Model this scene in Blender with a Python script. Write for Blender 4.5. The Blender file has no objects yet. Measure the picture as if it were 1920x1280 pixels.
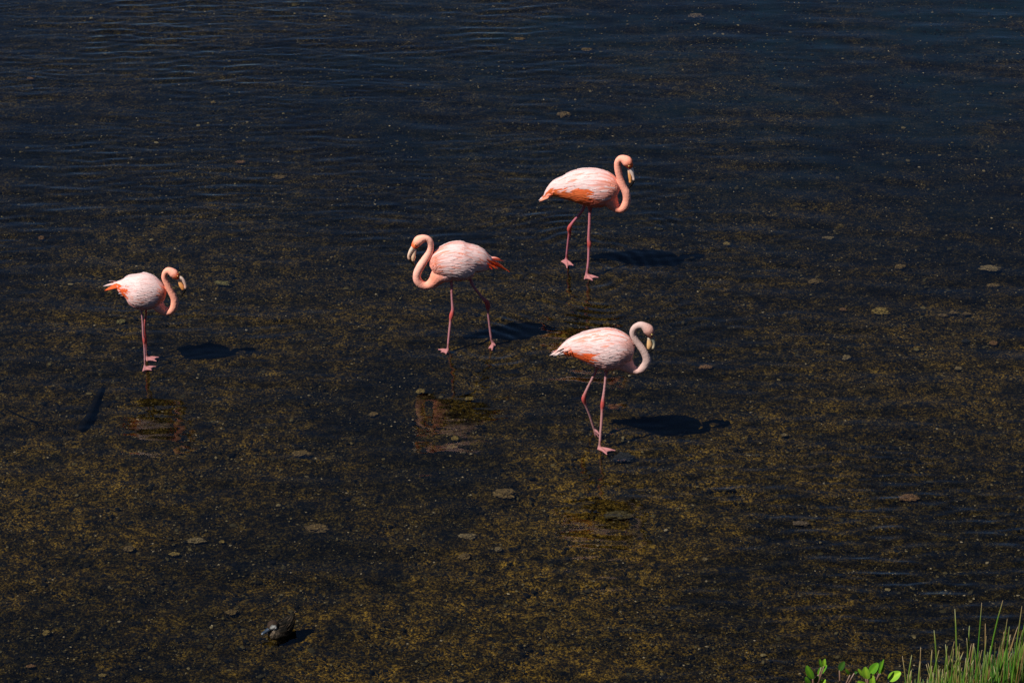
import bpy, math, random
import numpy as np
from mathutils import Vector, noise
R = math.radians
random.seed(7); rng = np.random.default_rng(7)
scn = bpy.context.scene

# ------------------------------------------------------------------ camera
H, PITCH, F = 10.5, R(30), 5200.0          # eye height over the water, tilt, focal length in 1920-px units
cam_d = bpy.data.cameras.new('camera'); cam = bpy.data.objects.new('camera', cam_d)
scn.collection.objects.link(cam)
cam.location = (0, 0, H); cam.rotation_euler = (R(90) - PITCH, 0, 0)
cam_d.sensor_width = 36; cam_d.lens = 36 * F / 1920
cam_d.clip_start = 0.1; cam_d.clip_end = 3000
scn.camera = cam

# ------------------------------------------------------------------ light
SUN = Vector((-0.475, -0.31, 0.80)).normalized()
world = bpy.data.worlds.new('World'); scn.world = world; world.use_nodes = True
wn = world.node_tree; bg = wn.nodes['Background']
sky = wn.nodes.new('ShaderNodeTexSky'); sky.sky_type = 'NISHITA'; sky.sun_disc = False
sky.sun_elevation = math.asin(SUN.z); sky.sun_rotation = math.atan2(SUN.x, SUN.y) % (2 * math.pi)
sky.ozone_density = 9.0; sky.dust_density = 0.0; sky.altitude = 1200
wn.links.new(sky.outputs[0], bg.inputs[0]); bg.inputs[1].default_value = 0.05
sd = bpy.data.lights.new('sun', 'SUN'); sd.energy = 5.0; sd.angle = R(0.53); sd.color = (1, 0.95, 0.87)
sun = bpy.data.objects.new('sun', sd); scn.collection.objects.link(sun)
sun.rotation_euler = SUN.to_track_quat('Z', 'Y').to_euler(); sun.location = (0, 0, 30)
scn.view_settings.view_transform = 'Standard'; scn.view_settings.look = 'None'
scn.view_settings.exposure = 0.3; scn.view_settings.gamma = 1; scn.view_settings.use_curve_mapping = False
scn.cycles.use_denoising = True
scn.cycles.max_bounces = 6; scn.cycles.transparent_max_bounces = 8
scn.cycles.caustics_reflective = False; scn.cycles.caustics_refractive = False

# ------------------------------------------------------------------ helpers
C = Vector((0, 0, H)); FW = Vector((0, math.cos(PITCH), -math.sin(PITCH))); UP = Vector((0, math.sin(PITCH), math.cos(PITCH)))
BED = -0.075
def ray(px, py): return FW + Vector((1, 0, 0)) * ((px - 960) / F) + UP * ((640 - py) / F)
def ground(px, py, z=0.0):
    r = ray(px, py); return C + r * ((z - H) / r.z)
def at_y(px, py, Y):
    r = ray(px, py); return C + r * (Y / r.y)
def at_plane(px, py, P0, yaw):
    n = Vector((-math.sin(yaw), math.cos(yaw), 0)); r = ray(px, py)
    return C + r * ((P0 - C).dot(n) / r.dot(n))
def ppm(P): return F / (P - C).dot(FW)      # pixels per metre at P

def link(name, data, parent=None):
    o = bpy.data.objects.new(name, data); scn.collection.objects.link(o)
    if parent: o.parent = parent
    return o
def tag(o, label=None, cat=None, group=None, kind=None):
    if label: o['label'] = label
    if cat: o['category'] = cat
    if group: o['group'] = group
    if kind: o['kind'] = kind
    return o
def mesh(name, V, Fc, mat, parent=None, col=None, smooth=True):
    me = bpy.data.meshes.new(name)
    me.from_pydata([tuple(v) for v in V], [], Fc)
    if col is not None:
        a = me.color_attributes.new('Col', 'FLOAT_COLOR', 'POINT')
        c = np.ones((len(V), 4), np.float32); c[:, :3] = np.array(col); a.data.foreach_set('color', c.ravel())
    me.polygons.foreach_set('use_smooth', [smooth] * len(me.polygons))
    me.materials.append(mat); me.update()
    return link(name, me, parent)
def quick(name, V, Q, mat, col=None, smooth=True, parent=None):
    """large numpy mesh; Q is an (n,3) or (n,4) array"""
    me = bpy.data.meshes.new(name); n, k = Q.shape
    me.vertices.add(len(V)); me.vertices.foreach_set('co', np.asarray(V, np.float32).ravel())
    me.loops.add(n * k); me.loops.foreach_set('vertex_index', Q.astype(np.int32).ravel())
    me.polygons.add(n); me.polygons.foreach_set('loop_start', np.arange(0, n * k, k, dtype=np.int32))
    me.polygons.foreach_set('use_smooth', [smooth] * n)
    me.update(calc_edges=True)
    if col is not None:
        a = me.color_attributes.new('Col', 'FLOAT_COLOR', 'POINT')
        c = np.ones((len(V), 4), np.float32); c[:, :3] = col; a.data.foreach_set('color', c.ravel())
    me.materials.append(mat)
    return link(name, me, parent)

class NT:
    def __init__(s, name):
        s.m = bpy.data.materials.new(name); s.m.use_nodes = True; s.t = s.m.node_tree
        s.b = s.t.nodes['Principled BSDF']; s.out = s.t.nodes['Material Output']
    def n(s, typ, **kw):
        x = s.t.nodes.new(typ)
        for k, v in kw.items(): setattr(x, k, v)
        return x
    def l(s, a, b): s.t.links.new(a, b)
    def noise(s, vec, scale, detail=4, rough=0.55, dist=0):
        x = s.n('ShaderNodeTexNoise'); x.inputs['Scale'].default_value = scale; x.inputs['Detail'].default_value = detail
        x.inputs['Roughness'].default_value = rough; x.inputs['Distortion'].default_value = dist
        s.l(vec, x.inputs['Vector']); return x
    def ramp(s, fac, stops):
        x = s.n('ShaderNodeValToRGB'); e = x.color_ramp.elements
        while len(e) < len(stops): e.new(0.5)
        for i, (p, c) in enumerate(stops):
            e[i].position = p; e[i].color = (c, c, c, 1) if isinstance(c, (int, float)) else (*c, 1)
        s.l(fac, x.inputs[0]); return x
    def mix(s, fac, a, b, mode='MIX'):
        x = s.n('ShaderNodeMix', data_type='RGBA', blend_type=mode)
        for i, v in ((0, fac), (6, a), (7, b)):
            if isinstance(v, (int, float)): x.inputs[i].default_value = v
            elif isinstance(v, tuple): x.inputs[i].default_value = (*v, 1)
            else: s.l(v, x.inputs[i])
        return x
    def bump(s, h, strength, dist, normal=None):
        x = s.n('ShaderNodeBump'); x.inputs['Strength'].default_value = strength; x.inputs['Distance'].default_value = dist
        s.l(h, x.inputs['Height'])
        if normal: s.l(normal, x.inputs['Normal'])
        return x
    def mapping(s, scale):
        g = s.n('ShaderNodeTexCoord'); mp = s.n('ShaderNodeMapping'); mp.inputs['Scale'].default_value = scale
        s.l(g.outputs['Object'], mp.inputs[0]); return mp.outputs[0]

def attr_mat(name, rough=0.7, spec=0.25, nscale=60, nstr=0.25, bstr=0.3, bdist=0.003, tint=None):
    t = NT(name); a = t.n('ShaderNodeVertexColor'); a.layer_name = 'Col'
    pos = t.mapping((1, 1, 1)); nz = t.noise(pos, nscale, 5)
    rp = t.ramp(nz.outputs[0], [(0.3, 1 - nstr), (0.7, 1.0)])
    mx = t.mix(1.0, a.outputs[0], rp.outputs[0], 'MULTIPLY')
    t.l(mx.outputs[2], t.b.inputs['Base Color'])
    t.b.inputs['Roughness'].default_value = rough; t.b.inputs['Specular IOR Level'].default_value = spec
    if bstr: t.l(t.bump(nz.outputs[0], bstr, bdist).outputs[0], t.b.inputs['Normal'])
    return t
plume_m = attr_mat('plumage', 0.85, 0.1, 60, 0.08, 0.35, 0.003).m
ft = attr_mat('feather', 0.75, 0.12, 45, 0.08, 0, 0.002); feather_m = ft.m      # thin feathers let some light through
tl_ = ft.n('ShaderNodeBsdfTranslucent'); ft.l(ft.b.inputs['Base Color'].links[0].from_socket, tl_.inputs['Color'])
fm_ = ft.n('ShaderNodeMixShader'); fm_.inputs[0].default_value = 0.2; ft.l(ft.b.outputs[0], fm_.inputs[1]); ft.l(tl_.outputs[0], fm_.inputs[2]); ft.l(fm_.outputs[0], ft.out.inputs[0])
bill_m = attr_mat('bill', 0.35, 0.45, 40, 0.12, 0.1, 0.001).m
stone_t = attr_mat('stone', 0.8, 0.2, 95, 0.85, 0.9, 0.008); stone_m = stone_t.m
gravel_m = attr_mat('gravel', 0.85, 0.1, 90, 0.5, 0.5, 0.003).m
leaf_m = attr_mat('leaf', 0.4, 0.4, 30, 0.25, 0.2, 0.002).m
duck_m = attr_mat('duck_plumage', 0.8, 0.15, 150, 0.75, 0.4, 0.003).m
def plain(name, col, rough):
    t = NT(name); t.b.inputs['Base Color'].default_value = (*col, 1); t.b.inputs['Roughness'].default_value = rough; return t.m
eye_m = plain('iris', (0.75, 0.6, 0.18), 0.25); pupil_m = plain('pupil', (0.005, 0.005, 0.005), 0.15)

# ------------------------------------------------------------------ field noise
def fbm_grid(nx, ny, dx, dy, lx, ly, seed):
    """smooth random field: feature size lx, ly in metres"""
    r = np.random.default_rng(seed).standard_normal((ny, nx))
    kx = np.fft.fftfreq(nx, dx) * lx; ky = np.fft.fftfreq(ny, dy) * ly
    f = np.exp(-2.0 * (kx[None, :] ** 2 + ky[:, None] ** 2))
    z = np.real(np.fft.ifft2(np.fft.fft2(r) * f)); return (z - z.mean()) / z.std()
def band_grid(nx, ny, dx, dy, lam, spread, ang, seed, bw=0.35):
    """waves of wavelength lam whose crests run roughly along x"""
    r = np.random.default_rng(seed).standard_normal((ny, nx))
    kx = np.fft.fftfreq(nx, dx)[None, :]; ky = np.fft.fftfreq(ny, dy)[:, None]
    k = np.hypot(kx, ky) + 1e-9; th = np.arctan2(kx, ky)
    th = (th - ang + np.pi / 2) % np.pi - np.pi / 2
    f = np.exp(-(np.log(k * lam) / bw) ** 2) * np.exp(-(th / spread) ** 2)
    z = np.real(np.fft.ifft2(np.fft.fft2(r) * f)); z /= z.std()
    return z * lam / (2 * np.pi)            # unit rms slope (about)
def graded(lo, hi, step, far_lo, far_hi):
    a = list(np.arange(lo, hi + 1e-6, step)); s = step
    while a[-1] < far_hi: s *= 1.35; a.append(a[-1] + s)
    s = step
    while a[0] > far_lo: s *= 1.35; a.insert(0, a[0] - s)
    return np.array(a)
def sheet(name, mat, X0, X1, Y0, Y1, st, ffield, z0, far=900, near=-60):
    xs = graded(X0, X1, st, -far, far); ys = graded(Y0, Y1, st, near, far * 1.6)
    fx = np.where((xs >= X0 - 1e-6) & (xs <= X1 + st))[0]; fy = np.where((ys >= Y0 - 1e-6) & (ys <= Y1 + st))[0]
    XX, YY = np.meshgrid(xs, ys); Z = np.zeros_like(XX)
    fx0, fx1, fy0, fy1 = fx[0], fx[-1] + 1, fy[0], fy[-1] + 1
    fxs, fys = xs[fx0:fx1], ys[fy0:fy1]
    z = ffield(fxs, fys)
    m = 0.6
    ed = np.minimum(np.minimum(fxs - fxs[0], fxs[-1] - fxs)[None, :], np.minimum(fys - fys[0], fys[-1] - fys)[:, None])
    Z[fy0:fy1, fx0:fx1] = z * np.clip(ed / m, 0, 1)
    V = np.stack([XX, YY, Z + z0], -1).reshape(-1, 3)
    ny, nx = XX.shape; i = np.arange(nx * ny).reshape(ny, nx)
    Q = np.stack([i[:-1, :-1], i[:-1, 1:], i[1:, 1:], i[1:, :-1]], -1).reshape(-1, 4)
    return quick(name, V, Q, mat)

# ------------------------------------------------------------------ lagoon bed
t = NT('lagoon_mud'); pos = t.mapping((1, 1, 1))
big = t.noise(pos, 0.5, 5, 0.62, 0.5); mid = t.noise(pos, 5.5, 6, 0.65); fine = t.noise(pos, 62, 5, 0.75)
c1 = t.ramp(fine.outputs[0], [(0.40, (0.0018, 0.0017, 0.0012)), (0.49, (0.016, 0.0130, 0.0045)), (0.60, (0.090, 0.072, 0.027))])
c2 = t.ramp(mid.outputs[0], [(0.38, (0.32, 0.35, 0.40)), (0.62, (1.4, 1.3, 1.05))])
c3 = t.ramp(big.outputs[0], [(0.40, (0.36, 0.39, 0.46)), (0.60, (1.35, 1.27, 1.05))])
alg = t.noise(t.mapping((14, 19, 14)), 1.0, 4, 0.6, 0.6); c4 = t.ramp(alg.outputs[0], [(0.40, (0.30, 0.31, 0.36)), (0.60, (1.45, 1.4, 1.25))])
m0 = t.mix(1.0, c1.outputs[0], c4.outputs[0], 'MULTIPLY')
m1 = t.mix(1.0, m0.outputs[2], c2.outputs[0], 'MULTIPLY'); m2 = t.mix(1.0, m1.outputs[2], c3.outputs[0], 'MULTIPLY')
sep = t.n('ShaderNodeSeparateXYZ'); t.l(pos, sep.inputs[0])
nr = t.n('ShaderNodeMapRange'); t.l(sep.outputs[1], nr.inputs[0])      # far side painted darker: light lost in deeper water, put into the colour
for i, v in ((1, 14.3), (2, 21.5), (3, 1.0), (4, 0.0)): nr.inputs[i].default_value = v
depth_tint = t.mix(nr.outputs[0], (0.50, 0.50, 0.52), (1.62, 1.34, 0.68)); m3a = t.mix(1.0, m2.outputs[2], depth_tint.outputs[2], 'MULTIPLY')
# blue-green patches on the far side: silt, with reflected sky painted into its colour
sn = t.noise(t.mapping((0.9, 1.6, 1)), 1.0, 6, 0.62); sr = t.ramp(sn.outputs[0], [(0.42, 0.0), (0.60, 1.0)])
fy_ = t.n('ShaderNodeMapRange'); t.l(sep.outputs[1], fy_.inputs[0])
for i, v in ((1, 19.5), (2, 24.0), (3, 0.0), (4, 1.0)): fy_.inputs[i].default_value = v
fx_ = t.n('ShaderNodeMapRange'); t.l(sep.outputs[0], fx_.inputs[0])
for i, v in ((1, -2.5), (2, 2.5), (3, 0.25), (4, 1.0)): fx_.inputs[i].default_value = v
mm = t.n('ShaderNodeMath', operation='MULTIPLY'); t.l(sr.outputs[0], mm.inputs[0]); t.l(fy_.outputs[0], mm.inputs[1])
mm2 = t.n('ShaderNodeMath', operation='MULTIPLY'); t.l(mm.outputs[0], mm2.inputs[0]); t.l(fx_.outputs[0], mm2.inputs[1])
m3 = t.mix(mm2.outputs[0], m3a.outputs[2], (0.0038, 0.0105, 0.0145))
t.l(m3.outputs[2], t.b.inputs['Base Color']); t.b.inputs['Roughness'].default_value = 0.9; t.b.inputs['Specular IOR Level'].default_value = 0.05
t.l(t.bump(fine.outputs[0], 0.9, 0.02).outputs[0], t.b.inputs['Normal'])
def bedf(xs, ys):
    d = xs[1] - xs[0]; a = (len(xs), len(ys), d, d)
    return 0.006 * fbm_grid(*a, 0.06, 0.045, 21) + 0.006 * fbm_grid(*a, 0.25, 0.2, 22) - 0.010
bed = sheet('lagoon_bed', t.m, -6.2, 6.2, 12.2, 26.0, 0.03, bedf, BED); tag(bed, kind='structure')

# ------------------------------------------------------------------ water
t = NT('water'); t.t.nodes.remove(t.b)
pos = t.mapping((9, 24, 10)); pos2 = t.mapping((3.2, 11, 3))
cap = t.noise(pos, 1.0, 3, 0.5); rip = t.noise(pos2, 1.0, 3, 0.5, 0.3)
b1 = t.bump(rip.outputs[0], 1.0, 0.0018); b2 = t.bump(cap.outputs[0], 1.0, 0.00035, b1.outputs[0])
fr = t.n('ShaderNodeFresnel'); fr.inputs[0].default_value = 1.38; t.l(b2.outputs[0], fr.inputs['Normal'])
gl = t.n('ShaderNodeBsdfGlossy'); gl.inputs['Roughness'].default_value = 0.02; gl.inputs['Color'].default_value = (1, 1, 1, 1)
t.l(b2.outputs[0], gl.inputs['Normal'])
tr = t.n('ShaderNodeBsdfTransparent'); tr.inputs[0].default_value = (0.86, 0.88, 0.86, 1)
ms = t.n('ShaderNodeMixShader'); t.l(fr.outputs[0], ms.inputs[0]); t.l(tr.outputs[0], ms.inputs[1]); t.l(gl.outputs[0], ms.inputs[2])
t.l(ms.outputs[0], t.out.inputs[0])
RINGS = [(1104, 508, 1.0, 1.5), (1062, 487, 0.6, 1.1), (842, 648, 0.55, 0.7), (918, 642, 0.7, 0.8), (272, 672, 0.35, 0.5), (1128, 836, 0.35, 0.45), (530, 1192, 0.4, 0.35)]
def waterf(xs, ys):
    d = xs[1] - xs[0]; a = (len(xs), len(ys), d, d); X, Y = np.meshgrid(xs, ys)
    z = np.zeros_like(X)
    p1 = np.clip(0.55 + 0.45 * fbm_grid(*a, 1.3, 0.8, 5), 0.12, 1.6); p2 = np.clip(0.6 + 0.4 * fbm_grid(*a, 1.0, 1.0, 6), 0.15, 1.6)
    left = 1 / (1 + np.exp((X + 0.5) / 0.9)) * 1 / (1 + np.exp(-(Y - 18.5) / 0.8))       # breezier on the far left
    near = 1 / (1 + np.exp(-(X - 0.8) / 0.5)) / (1 + np.exp((Y - 16.7) / 0.5))           # and on the near right
    amp = 0.55 + 2.0 * left + 3.6 * near + 0.5 / (1 + np.exp((X - 1.2) / .5)) / (1 + np.exp(-(Y - 17.5) / .5))
    z += 0.020 * amp * p1 * band_grid(*a, 0.085, 0.50, 0.05, 31)
    z += 0.030 * (0.8 + 0.9 * left + 2.2 * near) * p2 * band_grid(*a, 0.06, 0.55, 0.0, 36)
    z += 0.034 * near * p1 * band_grid(*a, 0.10, 0.45, 0.0, 37)
    z += 0.024 * amp * p2 * band_grid(*a, 0.15, 0.42, -0.05, 32)
    z += 0.020 * band_grid(*a, 0.38, 0.45, 0.1, 33)
    wob = fbm_grid(*a, 0.5, 0.5, 41); brk = np.clip(0.6 + 0.7 * fbm_grid(*a, 0.45, 0.3, 42), 0, 1.8)
    for px, py, s, rad in RINGS:
        c = ground(px, py); r = np.hypot(X - c.x, Y - c.y)
        r = r + 0.03 * wob
        z += 0.13 * s * 0.11 / 6.28 * brk * np.sin(2 * np.pi * r / 0.11) * np.exp(-((r - rad * 0.35) / (rad * 0.45)) ** 2)
    for px, py in ((1104,512),(1062,490),(842,650),(918,642),(274,678),(281,664),(1128,838),(1116,815)):   # small rings right at each leg
        c = ground(px, py); r = np.hypot(X - c.x, Y - c.y); z += 0.0016 * np.sin(2 * np.pi * r / 0.075) * np.exp(-r / 0.13)
    return z
wat = sheet('water', t.m, -6.2, 6.2, 12.8, 25.8, 0.02, waterf, 0.0); tag(wat, kind='structure')

# ------------------------------------------------------------------ bank under the plants, just below the frame
t = NT('bank_soil'); pos = t.mapping((1, 1, 1)); nz = t.noise(pos, 9, 6, 0.65)
t.l(t.ramp(nz.outputs[0], [(0.35, (0.012, 0.010, 0.006)), (0.65, (0.055, 0.042, 0.024))]).outputs[0], t.b.inputs['Base Color'])
t.l(t.bump(nz.outputs[0], 0.8, 0.05).outputs[0], t.b.inputs['Normal']); t.b.inputs['Roughness'].default_value = 0.95
def bank_z(x, y):
    return 0.0 + (13.45 - y) * 0.52 + 0.05 * noise.noise(Vector((x * 1.3, y * 1.3, 0)))
V = []; Fc = []
xs = np.linspace(-14, 14, 113); ys = np.linspace(-3, 13.75, 68)
for y in ys:
    for x in xs: V.append((x, y, min(bank_z(x, y), 6.6 + 0.1 * noise.noise(Vector((x, y, 3))))))
for j in range(len(ys) - 1):
    for i in range(len(xs) - 1): a = j * len(xs) + i; Fc.append((a, a + 1, a + 1 + len(xs), a + len(xs)))
tag(mesh('bank', V, Fc, t.m), kind='structure')

# ------------------------------------------------------------------ gravel on the bed
def base_shape(n):
    if n == 8:
        v = np.array([(1,0,0),(-1,0,0),(0,1,0),(0,-1,0),(0,0,1),(0,0,-1)], float)
        f = np.array([(0,2,4),(2,1,4),(1,3,4),(3,0,4),(2,0,5),(1,2,5),(3,1,5),(0,3,5)])
    else:
        p = (1 + 5 ** .5) / 2
        v = np.array([(-1,p,0),(1,p,0),(-1,-p,0),(1,-p,0),(0,-1,p),(0,1,p),(0,-1,-p),(0,1,-p),(p,0,-1),(p,0,1),(-p,0,-1),(-p,0,1)], float) / math.hypot(1, p)
        f = np.array([(0,11,5),(0,5,1),(0,1,7),(0,7,10),(0,10,11),(1,5,9),(5,11,4),(11,10,2),(10,7,6),(7,1,8),(3,9,4),(3,4,2),(3,2,6),(3,6,8),(3,8,9),(4,9,5),(2,4,11),(6,2,10),(8,6,7),(9,8,1)])
    return v, f
GP = np.array([(.0025,.0022,.002),(.009,.007,.0035),(.036,.028,.010),(.08,.060,.022),(.15,.112,.05),(.26,.20,.12)])
def gravel(name, N, tri, smin, smax, probs, seed):
    g = np.random.default_rng(seed); v, f = base_shape(tri)
    y = 13.2 + (25.6 - 13.2) * g.random(N) ** 1.15; x = (g.random(N) * 2 - 1) * (y * 0.215 + 0.4)
    s = smin * (smax / smin) ** (g.random(N) ** 2)
    ang = g.random(N) * 6.283; sx = s * (0.8 + 0.7 * g.random(N)); sy = s * (0.7 + 0.4 * g.random(N)); sz = s * (0.3 + 0.35 * g.random(N))
    P = v[None] * (1 + 0.3 * (g.random((N, len(v), 1)) - .5))
    P = P * np.stack([sx, sy, sz], -1)[:, None, :]
    ca, sa = np.cos(ang)[:, None], np.sin(ang)[:, None]
    Q = np.stack([P[..., 0] * ca - P[..., 1] * sa + x[:, None], P[..., 0] * sa + P[..., 1] * ca + y[:, None], P[..., 2] + BED - 0.008 + (sz * 0.4)[:, None]], -1)
    c = GP[g.choice(len(GP), N, p=probs)] * 0.95 * (0.75 + 0.5 * g.random((N, 1)))
    C3 = np.repeat(c[:, None], len(v), 1).reshape(-1, 3)
    Fq = (f[None] + (np.arange(N) * len(v))[:, None, None]).reshape(-1, 3)
    o = quick(name, Q.reshape(-1, 3), Fq, gravel_m, col=C3, smooth=False)
    return o
tag(gravel('fine_gravel', 110000, 8, .0035, .011, (.30, .25, .22, .14, .07, .02), 3), 'dark brown fine gravel scattered over the whole lagoon bed', 'gravel', kind='stuff')
tag(gravel('coarse_gravel', 9000, 20, .009, .021, (.50, .27, .15, .06, .018, .002), 4), 'small brown and tan pebbles strewn over the lagoon bed', 'gravel', kind='stuff')

# ------------------------------------------------------------------ single stones
def ico(sub):
    v, f = base_shape(20); v = [Vector(a) for a in v]; f = [tuple(a) for a in f]
    for _ in range(sub):
        c = {}; nf = []
        def md(a, b):
            k = (min(a, b), max(a, b))
            if k not in c: c[k] = len(v); v.append(((v[a] + v[b]) / 2).normalized())
            return c[k]
        for a, b, d in f:
            ab, bd, da = md(a, b), md(b, d), md(d, a); nf += [(a, ab, da), (b, bd, ab), (d, da, bd), (ab, bd, da)]
        f = nf
    return v, f
IV, IF = ico(2); SV3, SF3 = ico(3)
TAN, GOLD, PALE, PINKISH, GREY, ORG, LIME = (.20,.125,.040), (.30,.20,.05), (.27,.19,.085), (.19,.13,.08), (.03,.03,.032), (.24,.12,.045), (.26,.21,.07)
STONES = [  # px, py, width px, depth px, colour, label
 (948,925,42,15,TAN,'broad lumpy tan stone on the bed below the second flamingo, largest round one mid picture'),
 (595,990,34,14,TAN,'round knobbly tan stone on the bed above the duck'),
 (368,1013,31,9,PALE,'flat oval pale stone left of the knobbly tan stone'),
 (877,1005,31,9,PALE,'flat pale wedge of stone straight below the broad lumpy tan stone'),
 (871,1043,22,10,TAN,'crooked small tan stone just below the flat pale wedge'),
 (934,1029,12,7,PALE,'small pale cube-like stone right of the crooked tan stone'),
 (1160,966,50,13,(.10,.075,.03),'wide gold-brown crusted stone below the front flamingo, widest of all'),
 (1170,857,36,17,GREY,'dark grey stone right beside the foot of the front flamingo'),
 (1650,583,27,12,GOLD,'bright golden lump of stone alone in the right part of the lagoon'),
 (1857,503,34,8,PALE,'long thin pale stone near the right edge'),
 (1862,535,22,6,TAN,'flat tan stone just below the long thin pale stone'),
 (1688,500,18,8,TAN,'tan stone midway between the long thin pale stone and the golden lump'),
 (1527,528,21,8,TAN,'tan stone up and left of the golden lump'),
 (1581,580,12,5,ORG,'small brown-orange stone left of the golden lump'),
 (1787,586,13,6,TAN,'middle one of three small tan stones right of the golden lump'),
 (1768,591,15,5,TAN,'leftmost of three small tan stones right of the golden lump'),
 (1812,588,13,5,TAN,'rightmost of three small tan stones right of the golden lump'),
 (1863,643,15,7,ORG,'small orange-tan stone by the right edge below the flat tan one'),
 (1811,639,14,6,GREY,'small grey striped stone left of the orange-tan stone at the right edge'),
 (1587,670,14,8,PALE,'small angular pale stone below the golden lump'),
 (1323,688,21,8,ORG,'orange-tan stone to the right of the front flamingo beak'),
 (1797,690,12,6,PALE,'small round pale stone at right below the grey striped stone'),
 (1363,457,12,6,GOLD,'small golden stone right of the legs of the rear flamingo'),
 (1552,446,17,4,PALE,'thin flat pale stone far right of the rear flamingo body'),
 (1471,815,11,5,PALE,'small pale stone right of the front flamingo shadow'),
 (1705,932,34,11,ORG,'flat rusty brown slab of stone in the lower right rippled water'),
 (1502,981,29,8,PINKISH,'pale pinkish curved stone down left of the rusty slab'),
 (1322,1048,9,6,PALE,'little round pale stone below the pinkish curved stone to its left'),
 (1057,215,24,10,TAN,'tan stone in deep water above the rear flamingo'),
 (1101,93,20,6,TAN,'flat tan stone in blue water high above the rear flamingo'),
 (975,73,18,6,TAN,'flat tan stone at the top left of the two above the rear flamingo'),
 (1305,30,26,8,PINKISH,'pinkish stone at the top edge right of centre'),
 (227,603,14,8,LIME,'yellow-green stone just left of the first flamingo legs'),
 (523,332,24,6,TAN,'flat tan stone in the rippled water up left of the second flamingo'),
 (450,304,15,5,ORG,'flat orange-tan stone in the upper left ripples'),
 (57,147,11,4,ORG,'small orange stone near the top left corner'),
 (400,192,8,5,GOLD,'tiny bright golden stone in the upper left ripples'),
 (78,446,11,7,ORG,'small round orange stone at the left edge'),
 (416,531,25,8,LIME,'flat mossy stone just right of the first flamingo beak'),
 (242,1028,20,9,TAN,'worn tan stone to the left of the flat oval pale stone'),
 (327,1038,18,5,GOLD,'thin golden stone under the flat oval pale stone'),
 (416,1015,9,5,GOLD,'tiny golden stone to the right of the flat oval pale stone'),
 (789,733,15,8,GOLD,'golden stone under the left foot of the second flamingo'),
 (880,747,15,6,GOLD,'bright golden stone down below between the second flamingo feet'),
 (853,822,13,7,GOLD,'upper golden stone of a pair far below the second flamingo'),
 (848,837,17,7,TAN,'lower tan stone of a pair far below the second flamingo'),
 (700,776,14,7,TAN,'tan stone left of the reflection of the second flamingo'),
 (565,850,34,7,TAN,'long low tan stone midway between first and second flamingo reflections'),
 (87,1186,13,8,GOLD,'round golden stone near the lower left corner'),
 (58,1248,17,4,ORG,'flat orange-brown stone at the bottom left'),
 (193,1265,13,5,GOLD,'bright golden stone on the bottom edge at left'),
 (865,1275,12,5,GOLD,'bright golden stone on the bottom edge near the centre'),
 (433,1147,20,8,TAN,'crumbly tan stone left above the duck'),
 (1010,482,1,1,None,''),
]
for k, (px, py, w, d, c, lab) in enumerate(STONES):
    if c is None: continue
    P = ground(px, py, BED + 0.012); s = ppm(P); a = w / 2 / s; b = max(d / 2 / s / 0.62, a * 0.45); h = min(a, b) * 0.42
    h = min(h, 0.045); V = []; col = []
    for v in SV3:
        n1 = noise.noise(v * 1.6 + Vector((k * 7.3, 0, 0))); n2 = noise.noise(v * 4.5 + Vector((0, k * 3.1, 0))) + .5 * noise.noise(v * 10 + Vector((k, 0, 3)))
        q = v * (1 + 0.45 * n1 + 0.34 * n2); V.append((q.x * a, q.y * b, q.z * h * 1.2))
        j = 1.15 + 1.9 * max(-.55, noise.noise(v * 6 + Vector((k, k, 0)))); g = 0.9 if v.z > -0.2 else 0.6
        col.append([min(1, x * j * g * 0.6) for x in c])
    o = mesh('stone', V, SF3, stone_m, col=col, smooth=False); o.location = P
    tag(o, lab, 'stone', 'single stones lying on the lagoon bed')

# ------------------------------------------------------------------ sunken branches
def tube_rings(P, rad, seg=10, squash=None):
    """P, rad -> verts, faces of a capped tube; parallel-transport frame"""
    n = len(P); T = [(P[min(i + 1, n - 1)] - P[max(i - 1, 0)]).normalized() for i in range(n)]
    N = T[0].orthogonal().normalized(); V = []; Fc = []
    for i in range(n):
        N = (N - T[i] * N.dot(T[i])).normalized(); B = T[i].cross(N)
        for j in range(seg):
            a = 2 * math.pi * j / seg; V.append(P[i] + (N * math.cos(a) + B * math.sin(a)) * rad[i])
    for i in range(n - 1):
        for j in range(seg):
            a = i * seg + j; b = i * seg + (j + 1) % seg; Fc.append((a, b, b + seg, a + seg))
    Fc.append(tuple(range(seg - 1, -1, -1))); Fc.append(tuple((n - 1) * seg + j for j in range(seg)))
    return V, Fc
t = NT('sodden_wood'); pos = t.mapping((6, 6, 6)); nz = t.noise(pos, 6, 5, 0.6)
t.l(t.ramp(nz.outputs[0], [(0.35, (0.0012, 0.0013, 0.0015)), (0.7, (0.0065, 0.0055, 0.0045))]).outputs[0], t.b.inputs['Base Color'])
t.l(t.bump(nz.outputs[0], 0.7, 0.01).outputs[0], t.b.inputs['Normal']); t.b.inputs['Roughness'].default_value = 0.9
t.b.inputs['Specular IOR Level'].default_value = 0.03; wood_m = t.m
def branch(pts, r0, r1, label):
    P = []; rad = []; n = 14
    for i in range(n):
        u = i / (n - 1) * (len(pts) - 1); k = min(int(u), len(pts) - 2); f = u - k
        q = ground(pts[k][0] * (1 - f) + pts[k + 1][0] * f, pts[k][1] * (1 - f) + pts[k + 1][1] * f, BED + 0.015)
        P.append(q + Vector((0.010 * noise.noise(q * 4), 0.008 * noise.noise(q * 5 + Vector((9, 0, 0))), 0.006 * noise.noise(q * 3)))); e = i / (n - 1)
        rad.append((r0 * (1 - e) + r1 * e) * (1 + 0.5 * noise.noise(q * 9)) * (0.35 if i in (0, n - 1) else 0.8 if i in (1, n - 2) else 1))
    V, Fc = tube_rings(P, rad); tag(mesh('branch', V, Fc, wood_m), label, 'branch')
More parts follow.
